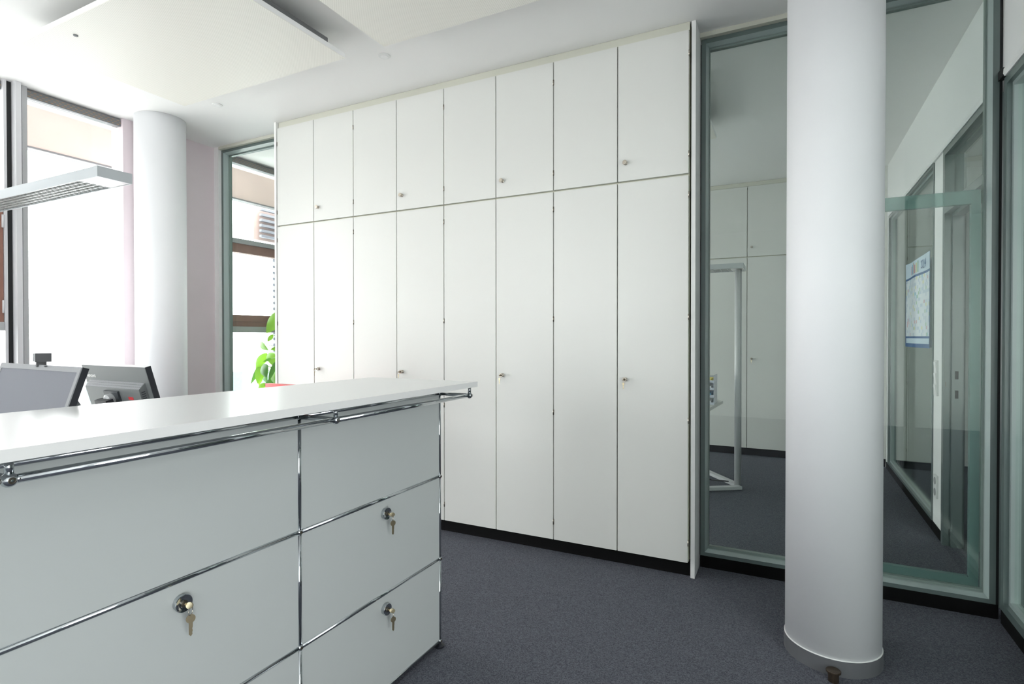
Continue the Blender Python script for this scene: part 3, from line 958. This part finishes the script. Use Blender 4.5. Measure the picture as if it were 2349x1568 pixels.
# ------------------------------------------------------------------ office chair with red back
ch = thing('office_chair', 'red backed office chair, only its top edge showing above the counter', 'chair', (-2.9, 2.4, 0))
bk = MB()
n = 12
pts = []
hw, zt_, zb_ = 0.235, 1.003, 0.56
for i in range(n + 1):
    a_ = -1 + 2 * i / n
    pts.append((-2.912 + a_ * hw, 2.56 + 0.035 * (a_ * a_) * 0.5))
for (z0, z1) in ((zb_, zt_),):
    F_ = [bk.bm.verts.new((x, y, z1)) for x, y in pts] + [bk.bm.verts.new((x, y, z0)) for x, y in pts]
    G_ = [bk.bm.verts.new((x, y + 0.04, z1)) for x, y in pts] + [bk.bm.verts.new((x, y + 0.04, z0)) for x, y in pts]
    m_ = n + 1
    for i in range(n):
        bk.bm.faces.new((F_[i], F_[i + 1], F_[m_ + i + 1], F_[m_ + i]))
        bk.bm.faces.new((G_[i + 1], G_[i], G_[m_ + i], G_[m_ + i + 1]))
        bk.bm.faces.new((F_[i + 1], F_[i], G_[i], G_[i + 1]))
        bk.bm.faces.new((F_[m_ + i], F_[m_ + i + 1], G_[m_ + i + 1], G_[m_ + i]))
    bk.bm.faces.new((F_[0], F_[m_], G_[m_], G_[0]))
    bk.bm.faces.new((F_[n], G_[n], G_[m_ + n], F_[m_ + n]))
bk.build('backrest', 'red_plastic', ch, 0.008, 3)
MB().box(-3.14, -2.68, 2.10, 2.55, 0.43, 0.49).build('seat', 'red_plastic', ch, 0.02, 3)
MB().box(-2.94, -2.88, 2.598, 2.615, 0.40, 0.80).box(-2.94, -2.88, 2.33, 2.615, 0.40, 0.42).build('back_support', 'black_plastic', ch)
MB().tube((-2.91, 2.33, 0.10), (-2.91, 2.33, 0.43), 0.025).build('gas_column', 'chrome', ch)
for i in range(5):
    a_ = 2 * PI * i / 5 + 0.3
    e = (-2.91 + 0.28 * math.cos(a_), 2.33 + 0.28 * math.sin(a_), 0.075)
    MB().tube((-2.91, 2.33, 0.105), e, 0.02, 10, 0.013).build('base_arm', 'black_plastic', ch)
    MB().tube((e[0], e[1] - 0.012, 0.028), (e[0], e[1] + 0.012, 0.028), 0.028, 16).tube((e[0], e[1], 0.028), (e[0], e[1], 0.08), 0.006, 8).build('caster', 'dark_plastic', ch)

# ------------------------------------------------------------------ floor lamps
def lamp_head(r, x0, x1, y0, y1, z0, z1, cap, cells):
    t = 0.006
    MB().box(x0, x1, y0, y0 + t, z0, z1).box(x0, x1, y1 - t, y1, z0, z1).box(x0, x1, y0 + t, y1 - t, z1 - t, z1).box(x0, x0 + t, y0 + t, y1 - t, z0, z1 - t).build('head', 'lamp_silver', r, 0.0008)
    MB().box(x1, x1 + 0.006, y0, y1, z0, z1).build('end_cap', 'lamp_silver', r, 0.0015)
    MB().box(x1 - cap, x1, y0 + t, y1 - t, z0 + 0.001, z0 + 0.006).build('bottom_cover', 'lamp_louvre', r)
    MB().box(x0 + t, x1 - cap, y0 + t, y1 - t, z1 - t - 0.004, z1 - t).build('reflector', 'white_plastic', r)
    lv = MB()
    n_ = int((x1 - cap - x0) / cells)
    for i in range(n_):
        x = x0 + t + (i + 0.5) * (x1 - cap - x0 - t) / n_
        lv.box(x - 0.0012, x + 0.0012, y0 + t, y1 - t, z0 + 0.002, z0 + 0.016)
    for q in (0.2, 0.4, 0.6, 0.8):
        yy = y0 + t + (y1 - y0 - 2 * t) * q
        lv.box(x0 + t, x1 - cap, yy - 0.0015, yy + 0.0015, z0 + 0.001, z0 + 0.016)
    o = lv.build('louvre', 'lamp_louvre', r)
    o['kind'] = 'stuff'


l1 = thing('floor_lamp', 'silver floor lamp whose long louvred head hangs before the window', 'lamp', (-3.86, 1.295, 0))
lamp_head(l1, -3.95, -2.448, 1.222, 1.352, 1.950, 1.992, 0.14, 0.035)
MB().tube((-3.86, 1.287, 0.02), (-3.86, 1.287, 1.95), 0.022, 20).build('pole', 'alu_light', l1)
MB().box(-4.05, -3.65, 1.10, 1.46, 0, 0.02).build('base', 'alu_light', l1, 0.003)

l2 = thing('floor_lamp', 'silver floor lamp on a triangular base in the room behind the glass', 'lamp', (-0.397, 5.17, 0))
lamp_head(l2, -1.75, -0.350, 5.05, 5.33, 1.897, 1.940, 0.10, 0.055)
pm = MB()
pm.tube((-0.397, 5.17, 0.025), (-0.397, 5.17, 1.897), 0.023, 24)
pm.build('pole', 'alu_light', l2)
MB().tube((-0.368, 5.17, 0.03), (-0.368, 5.17, 1.897), 0.005, 8).build('pole_groove', 'alu_grey', l2)


def bar(root, a, b, wdt, z0, z1, name):
    a, b = Vector((a[0], a[1], 0)), Vector((b[0], b[1], 0))
    d = (b - a).normalized()
    n_ = Vector((-d.y, d.x, 0)) * wdt / 2
    return MB().prism([a - n_ + Vector((0, 0, z0)), b - n_ + Vector((0, 0, z0)), b + n_ + Vector((0, 0, z0)), a + n_ + Vector((0, 0, z0))], (0, 0, z1 - z0)).build(name, 'alu_light', root, 0.002)


bar(l2, (-0.365, 5.13), (-0.90, 4.78), 0.055, 0.004, 0.030, 'base_arm')
bar(l2, (-0.40, 5.20), (-0.83, 5.76), 0.055, 0.0045, 0.0295, 'base_arm')
MB().tube((-0.47, 5.20, 0.04), (-0.62, 5.30, 0.012), 0.006, 8).tube((-0.62, 5.30, 0.012), (-1.1, 5.75, 0.008), 0.006, 8).build('cable', 'gasket', l2)

# ------------------------------------------------------------------ room behind the glass: desk corner and trays
d2 = thing('office_desk', 'beige desk corner in the room behind the glass', 'desk', (-1.3, 4.95, 0))
MB().prism([(-2.1, 4.555, 0.715), (-0.60, 4.555, 0.715), (-0.575, 4.58, 0.715), (-0.525, 5.28, 0.715), (-0.56, 5.36, 0.715), (-0.65, 5.40, 0.715), (-2.1, 5.40, 0.715)], (0, 0, 0.025)).build('desk_top', 'desk_laminate', d2, 0.003)
for x, y in ((-2.0, 4.65), (-2.0, 5.3), (-0.95, 5.3), (-0.93, 4.64)):
    MB().tube((x, y, 0), (x, y, 0.715), 0.02, 14).build('leg', 'alu_grey', d2)
ty = thing('letter_tray', 'stack of clear letter trays with blue and yellow papers on the far desk', 'letter tray', (-0.70, 5.04, 0.74))
for k in range(4):
    z = 0.7405 + k * 0.062
    MB().box(-0.835, -0.56, 4.92, 5.16, z, z + 0.004).box(-0.835, -0.831, 4.92, 5.16, z + 0.004, z + 0.048).box(-0.564, -0.56, 4.92, 5.16, z + 0.004, z + 0.061).box(-0.831, -0.564, 5.156, 5.16, z + 0.004, z + 0.048).box(-0.831, -0.564, 4.92, 4.923, z + 0.004, z + 0.020).build('tray', 'clear_tray', ty)
for k, m_ in ((0, 'white_plastic'), (1, 'paper_blue'), (2, 'white_plastic'), (3, 'paper_yellow')):
    z = 0.7450 + k * 0.062
    MB().box(-0.82, -0.585, 4.926, 5.14, z, z + 0.028).build('paper_stack', m_, ty)

# wall planner on the side glass
cal = thing('wall_planner', 'blue edged year planner poster hung on the side glass of the next room', 'poster', (XR + 0.012, 5.15, 1.2))
xc = XR - 0.010
yc0, yc1, zc0, zc1 = 4.700, 5.590, 1.232, 1.905


def sheet(name, m, y0, y1, z0, z1, dx=0.0, wav=0.0):
    b = MB()
    n_ = 16
    A, B, C2, D = [], [], [], []
    for i in range(n_ + 1):
        t = i / n_
        y = y0 + (y1 - y0) * t
        u = (y - yc0) / (yc1 - yc0)
        off = 0.006 * math.sin(u * 9.0)
        top = z1 + (wav * math.sin(u * 7 + 0.6) if wav else 0)
        A.append(b.bm.verts.new((xc - dx + off, y, z0)))
        B.append(b.bm.verts.new((xc - dx + off, y, top)))
        C2.append(b.bm.verts.new((xc - dx + off + 0.0008, y, z0)))
        D.append(b.bm.verts.new((xc - dx + off + 0.0008, y, top)))
    for i in range(n_):
        b.bm.faces.new((A[i], A[i + 1], B[i + 1], B[i]))
        b.bm.faces.new((C2[i + 1], C2[i], D[i], D[i + 1]))
    b.bm.faces.new((A[0], B[0], D[0], C2[0]))
    b.bm.faces.new((A[-1], C2[-1], D[-1], B[-1]))
    return b.build(name, m, cal)


sheet('sheet', 'calendar_blue', yc0, yc1, zc0, zc1, 0, 0.006)
sheet('month_grid', 'calendar_print', yc0 + 0.012, yc1 - 0.02, zc0 + 0.085, zc1 - 0.135, 0.0012)
sheet('title_band', 'calendar_head', yc0 + 0.004, yc1 - 0.004, zc1 - 0.118, zc1 - 0.002, 0.0012, 0.006)
sheet('footer_strip', 'calendar_head', yc0 + 0.015, yc1 - 0.03, zc0 + 0.030, zc0 + 0.070, 0.0012)
TXc = Matrix.Translation((xc - 0.010, yc0 + 0.24, zc1 - 0.095)) @ Matrix.Rotation(-PI / 2, 4, 'Z') @ Matrix.Rotation(PI / 2, 4, 'X')
textmesh('year_lettering', '2014', 0.085, 'calendar_blue', cal, TXc)
for k, m_ in enumerate(('leaf_green', 'paper_yellow', 'red_plastic', 'orange_slot', 'paper_blue', 'red_print')):
    sheet('picture_strip', m_, yc0 + 0.36 + k * 0.05, yc0 + 0.375 + k * 0.05, zc1 - 0.105, zc1 - 0.02 - 0.01 * (k % 3), 0.0022)

# switches and socket on the white post
sw = thing('light_switch', 'white triple light switch plate on the post beside the inner door', 'light switch', (XR, 4.53, 0.92))
MB().box(XR - 0.010, XR + 0.0005, 4.490, 4.572, 0.925, 1.158).build('plate', 'white_plastic', sw, 0.002)
for k in range(3):
    z = 0.932 + k * 0.075
    MB().prism([(XR - 0.0105, 4.502, z), (XR - 0.0105, 4.502, z + 0.066), (XR - 0.014, 4.502, z + 0.064)], (0, 0.058, 0)).build('rocker', 'wall_paint', sw)
so_ = thing('wall_socket', 'white double wall socket low on the post beside the inner door', 'socket', (XR, 4.53, 0.2))
MB().box(XR - 0.010, XR + 0.0005, 4.475, 4.555, 0.250, 0.400).build('plate', 'white_plastic', so_, 0.002)
for z in (0.288, 0.362):
    MB().torus((XR - 0.011, 4.515, z), (1, 0, 0), 0.022, 0.003, 24, 6).lathe((XR - 0.0098, 4.515, z), (-1, 0, 0), [(0, 0.020), (0.0006, 0.020)], 20).build('socket_cup', 'alu_grey', so_)

# ------------------------------------------------------------------ potted plant behind the left pane
pl = thing('potted_plant', 'tall green large leaved plant behind the left glass pane', 'plant', (-4.18, 3.78, 0))
pc = Vector((-4.16, 3.78, 0))
m = MB()
m.smooth = True
m.lathe(pc, (0, 0, 1), [(0, 0.13), (0.02, 0.14), (0.30, 0.17), (0.32, 0.175), (0.32, 0.16), (0.29, 0.158)], 32)
m.build('pot', 'pot_white', pl)
MB().lathe(pc + Vector((0, 0, 0.28)), (0, 0, 1), [(0, 0.158), (0.015, 0.157)], 28).build('soil', 'soil', pl)


def leaf(base, direction, L, W, droop, m_, roll=0.0):
    """curved pointed oval leaf"""
    d = Vector(direction).normalized()
    side = d.cross(Vector((0, 0, 1)))
    if side.length < 0.05:
        side = Vector((1, 0, 0))
    side.normalize()
    nrm = side.cross(d).normalized()
    side = side * math.cos(roll) + nrm * math.sin(roll)
    b = MB()
    rows = []
    n_ = 9
    for i in range(n_ + 1):
        t = i / n_
        c = Vector(base) + d * L * t + Vector((0, 0, -droop * L * t * t))
        hw_ = W / 2 * (math.sin(PI * min(1, t ** 0.85)) ** 0.75) if 0 < i < n_ else 0.0015
        up_ = nrm * hw_ * 0.28
        rows.append([b.bm.verts.new(c - side * hw_ + up_), b.bm.verts.new(c), b.bm.verts.new(c + side * hw_ + up_)])
    for A, B in zip(rows, rows[1:]):
        for j in range(2):
            f = b.bm.faces.new((A[j], A[j + 1], B[j + 1], B[j]))
            f.smooth = True
    return b.build('leaf', m_, pl)


def leaf2(a, b, W, m_, roll):
    """oval leaf from a to b, its blade turned towards the room"""
    d = (b - a).normalized()
    nrm = Vector((0.55, -0.8, 0.1))
    side = d.cross(nrm).normalized()
    nrm = side.cross(d).normalized()
    side = side * math.cos(roll) + nrm * math.sin(roll)
    nrm = side.cross(d).normalized()
    L = (b - a).length
    g = MB()
    rows = []
    n_ = 10
    for i in range(n_ + 1):
        t = i / n_
        c = a + d * L * t + nrm * (0.10 * L * math.sin(PI * t))
        hw_ = W / 2 * (math.sin(PI * t ** 0.8) ** 0.8) if 0 < i < n_ else 0.0012
        rows.append([g.bm.verts.new(c - side * hw_ - nrm * hw_ * 0.25), g.bm.verts.new(c - side * hw_ * 0.5 - nrm * hw_ * 0.06), g.bm.verts.new(c), g.bm.verts.new(c + side * hw_ * 0.5 - nrm * hw_ * 0.06), g.bm.verts.new(c + side * hw_ - nrm * hw_ * 0.25)])
    for A, B in zip(rows, rows[1:]):
        for j in range(4):
            f = g.bm.faces.new((A[j], A[j + 1], B[j + 1], B[j]))
            f.smooth = True
    return g.build('leaf', m_, pl)


rnd = random.Random(4)
trunk = [pc + Vector((0, 0, 0.28)), pc + Vector((0.02, 0.02, 0.60)), pc + Vector((-0.02, 0.0, 0.92)), pc + Vector((0.01, 0.03, 1.15)), pc + Vector((0.06, 0.05, 1.42))]
tb = MB()
for a_, b_ in zip(trunk, trunk[1:]):
    tb.tube(a_, b_, 0.011, 10, 0.009)
tb.build('stem', 'stem_brown', pl)
# leaves measured from the photograph (the ones left of the cupboard edge) ...
def P(px, py, y):
    d = fwd + r2 * ((px - 1174.5) / FPX) - u2 * ((py - 784) / FPX)
    t = y / d.y
    return Vector((0, 0, CAM_H)) + d * t


# ... each given by base point, tip point, width
LV = [((652, 712, 3.82), (611, 764, 3.70), 0.150, 'leaf_light'), ((646, 730, 3.86), (640, 778, 3.76), 0.10, 'leaf_light'),
      ((626, 767, 3.74), (614, 783, 3.70), 0.045, 'leaf_light'),
      ((596, 785, 3.74), (616, 803, 3.68), 0.062, 'leaf_light'), ((650, 798, 3.8), (620, 801, 3.72), 0.055, 'leaf_light'),
      ((612, 809, 3.8), (587, 846, 3.70), 0.095, 'leaf_light'), ((618, 808, 3.82), (632, 842, 3.74), 0.095, 'leaf_light'),
      ((601, 832, 3.8), (575, 881, 3.66), 0.050, 'leaf_mid'), ((602, 835, 3.76), (591, 880, 3.66), 0.095, 'leaf_light'),
      ((604, 834, 3.70), (612, 865, 3.64), 0.095, 'leaf_mid'), ((636, 826, 3.74), (616, 874, 3.64), 0.050, 'leaf_mid'),
      ((628, 850, 3.78), (636, 882, 3.70), 0.09, 'leaf_light'), ((606, 852, 3.82), (613, 878, 3.76), 0.065, 'leaf_mid'),
      ((638, 868, 3.78), (606, 884, 3.66), 0.080, 'leaf_mid'), ((612, 878, 3.72), (592, 896, 3.64), 0.075, 'leaf_light'),
      ((622, 822, 3.76), (604, 829, 3.68), 0.028, 'leaf_mid'), ((600, 846, 3.84), (594, 884, 3.78), 0.06, 'leaf_light')]
nodes = []
for (bx, by, byy), (tx, ty_, tyy), W_, m_ in LV:
    a_, b_ = P(bx, by, byy), P(tx, ty_, tyy)
    leaf2(a_, b_, W_, m_, rnd.uniform(-0.45, 0.45))
    nodes.append(a_)
pt = MB()
for a_ in nodes:
    near = min(trunk[1:], key=lambda q: (q - a_).length)
    pt.tube(near, a_, 0.003, 6)
pp = pt.build('petioles', 'leaf_green', pl)
pp['kind'] = 'stuff'
for i in range(16):
    a_ = rnd.uniform(0, 2 * PI)
    z = rnd.uniform(0.5, 1.0)
    b_ = pc + Vector((math.cos(a_) * 0.04, math.sin(a_) * 0.04, z))
    leaf(b_, (math.cos(a_), math.sin(a_), 0.35), rnd.uniform(0.13, 0.19), rnd.uniform(0.06, 0.09), 0.6, rnd.choice(('leaf_light', 'leaf_mid')))

# ------------------------------------------------------------------ outside
struct(MB().box(-90, -4.9, -70, 70, -9.2, -9.0).build('ground_outside', 'asphalt'))
fa = thing('roof_overhang', 'peach coloured timber roof fascia running outside along the window tops', 'fascia', (-5.0, 2, 2.7))
MB().box(-5.58, -5.5, -4.0, 9.0, 2.862, 3.24).build('fascia_board', 'peach_wood', fa)
MB().box(-5.585, -5.495, -4.0, 9.0, 2.846, 2.8615).build('drip_edge', 'grille_grey', fa)
MB().box(-5.58, -5.02, -4.0, 9.0, 3.2405, 3.26).build('soffit_strip', 'alu_light', fa)
# louvred balcony screen of the neighbouring wing
ls = thing('louvre_screen', 'grey slatted louvre screen outside, high behind the left pane', 'screen', (-6.0, 5.6, 2.5))
for k in range(6):
    z = 2.585 + k * 0.068
    MB().box(-6.03, -5.99, 4.86, 7.2, z, z + 0.03).build('slat', 'slat_grey', ls)
MB().box(-6.10, -6.06, 4.80, 7.2, 2.555, 2.97).build('back_board', 'pink_render', ls)
MB().box(-6.06, -6.03, 5.3, 5.34, 2.56, 2.97).box(-6.06, -6.03, 6.9, 6.94, 2.56, 2.97).build('post', 'slat_grey', ls)
MB().box(-6.2, -6.1, 6.0, 6.2, -9.0, 3.05).build('support_post', 'slat_white', ls)
ls2 = thing('louvre_screen', 'white slatted blind outside, right beside the cupboard edge behind the pane', 'screen', (-6.0, 5.6, 0))
for k in range(24):
    z = 0.45 + k * 0.078
    MB().box(-6.02, -5.98, 5.03, 6.0, z, z + 0.045).build('slat', 'slat_white', ls2)
MB().box(-6.06, -6.022, 5.06, 5.09, 0.35, 2.35).build('post', 'slat_grey', ls2)
MB().box(-6.06, -6.022, 5.9, 5.95, -9.0, 2.35).build('post', 'slat_grey', ls2)


def building(name, label, x, y0, y1, z1, cols, rows, wz0, dz):
    r = thing(name, label, 'building', (x, (y0 + y1) / 2, -9))
    MB().box(x - 8, x, y0, y1, -9.0, z1).build('wall', 'facade_white', r)
    MB().box(x - 8.2, x + 0.3, y0 - 0.3, y1 + 0.3, z1, z1 + 0.35).build('roof_edge', 'slat_white', r)
    wd = (y1 - y0) / cols
    for i in range(cols):
        for j in range(rows):
            yy, zz = y0 + wd * (i + 0.18), wz0 + j * dz
            fo = MB().box(x, x + 0.06, yy, yy + wd * 0.64, zz, zz + 1.5).build('window', 'slat_white', r)
            MB().box(x + 0.06, x + 0.09, yy + 0.08, yy + wd * 0.30, zz + 0.08, zz + 1.42).build('pane', 'facade_glass', fo)
            MB().box(x + 0.06, x + 0.09, yy + wd * 0.34, yy + wd * 0.64 - 0.08, zz + 0.08, zz + 1.42).build('pane', 'facade_glass', fo)
    return r


building('office_building', 'pale office block across the street, low in the left pane', -24, 11, 24, 0.9, 5, 3, -7.6, 2.9)
building('office_building', 'pale white building faint in the big window beside the column', -30, 2, 10.5, 1.8, 4, 3, -7.0, 2.9)
for o in list(bpy.data.objects):
    if '_o' in o:
        del o['_o']
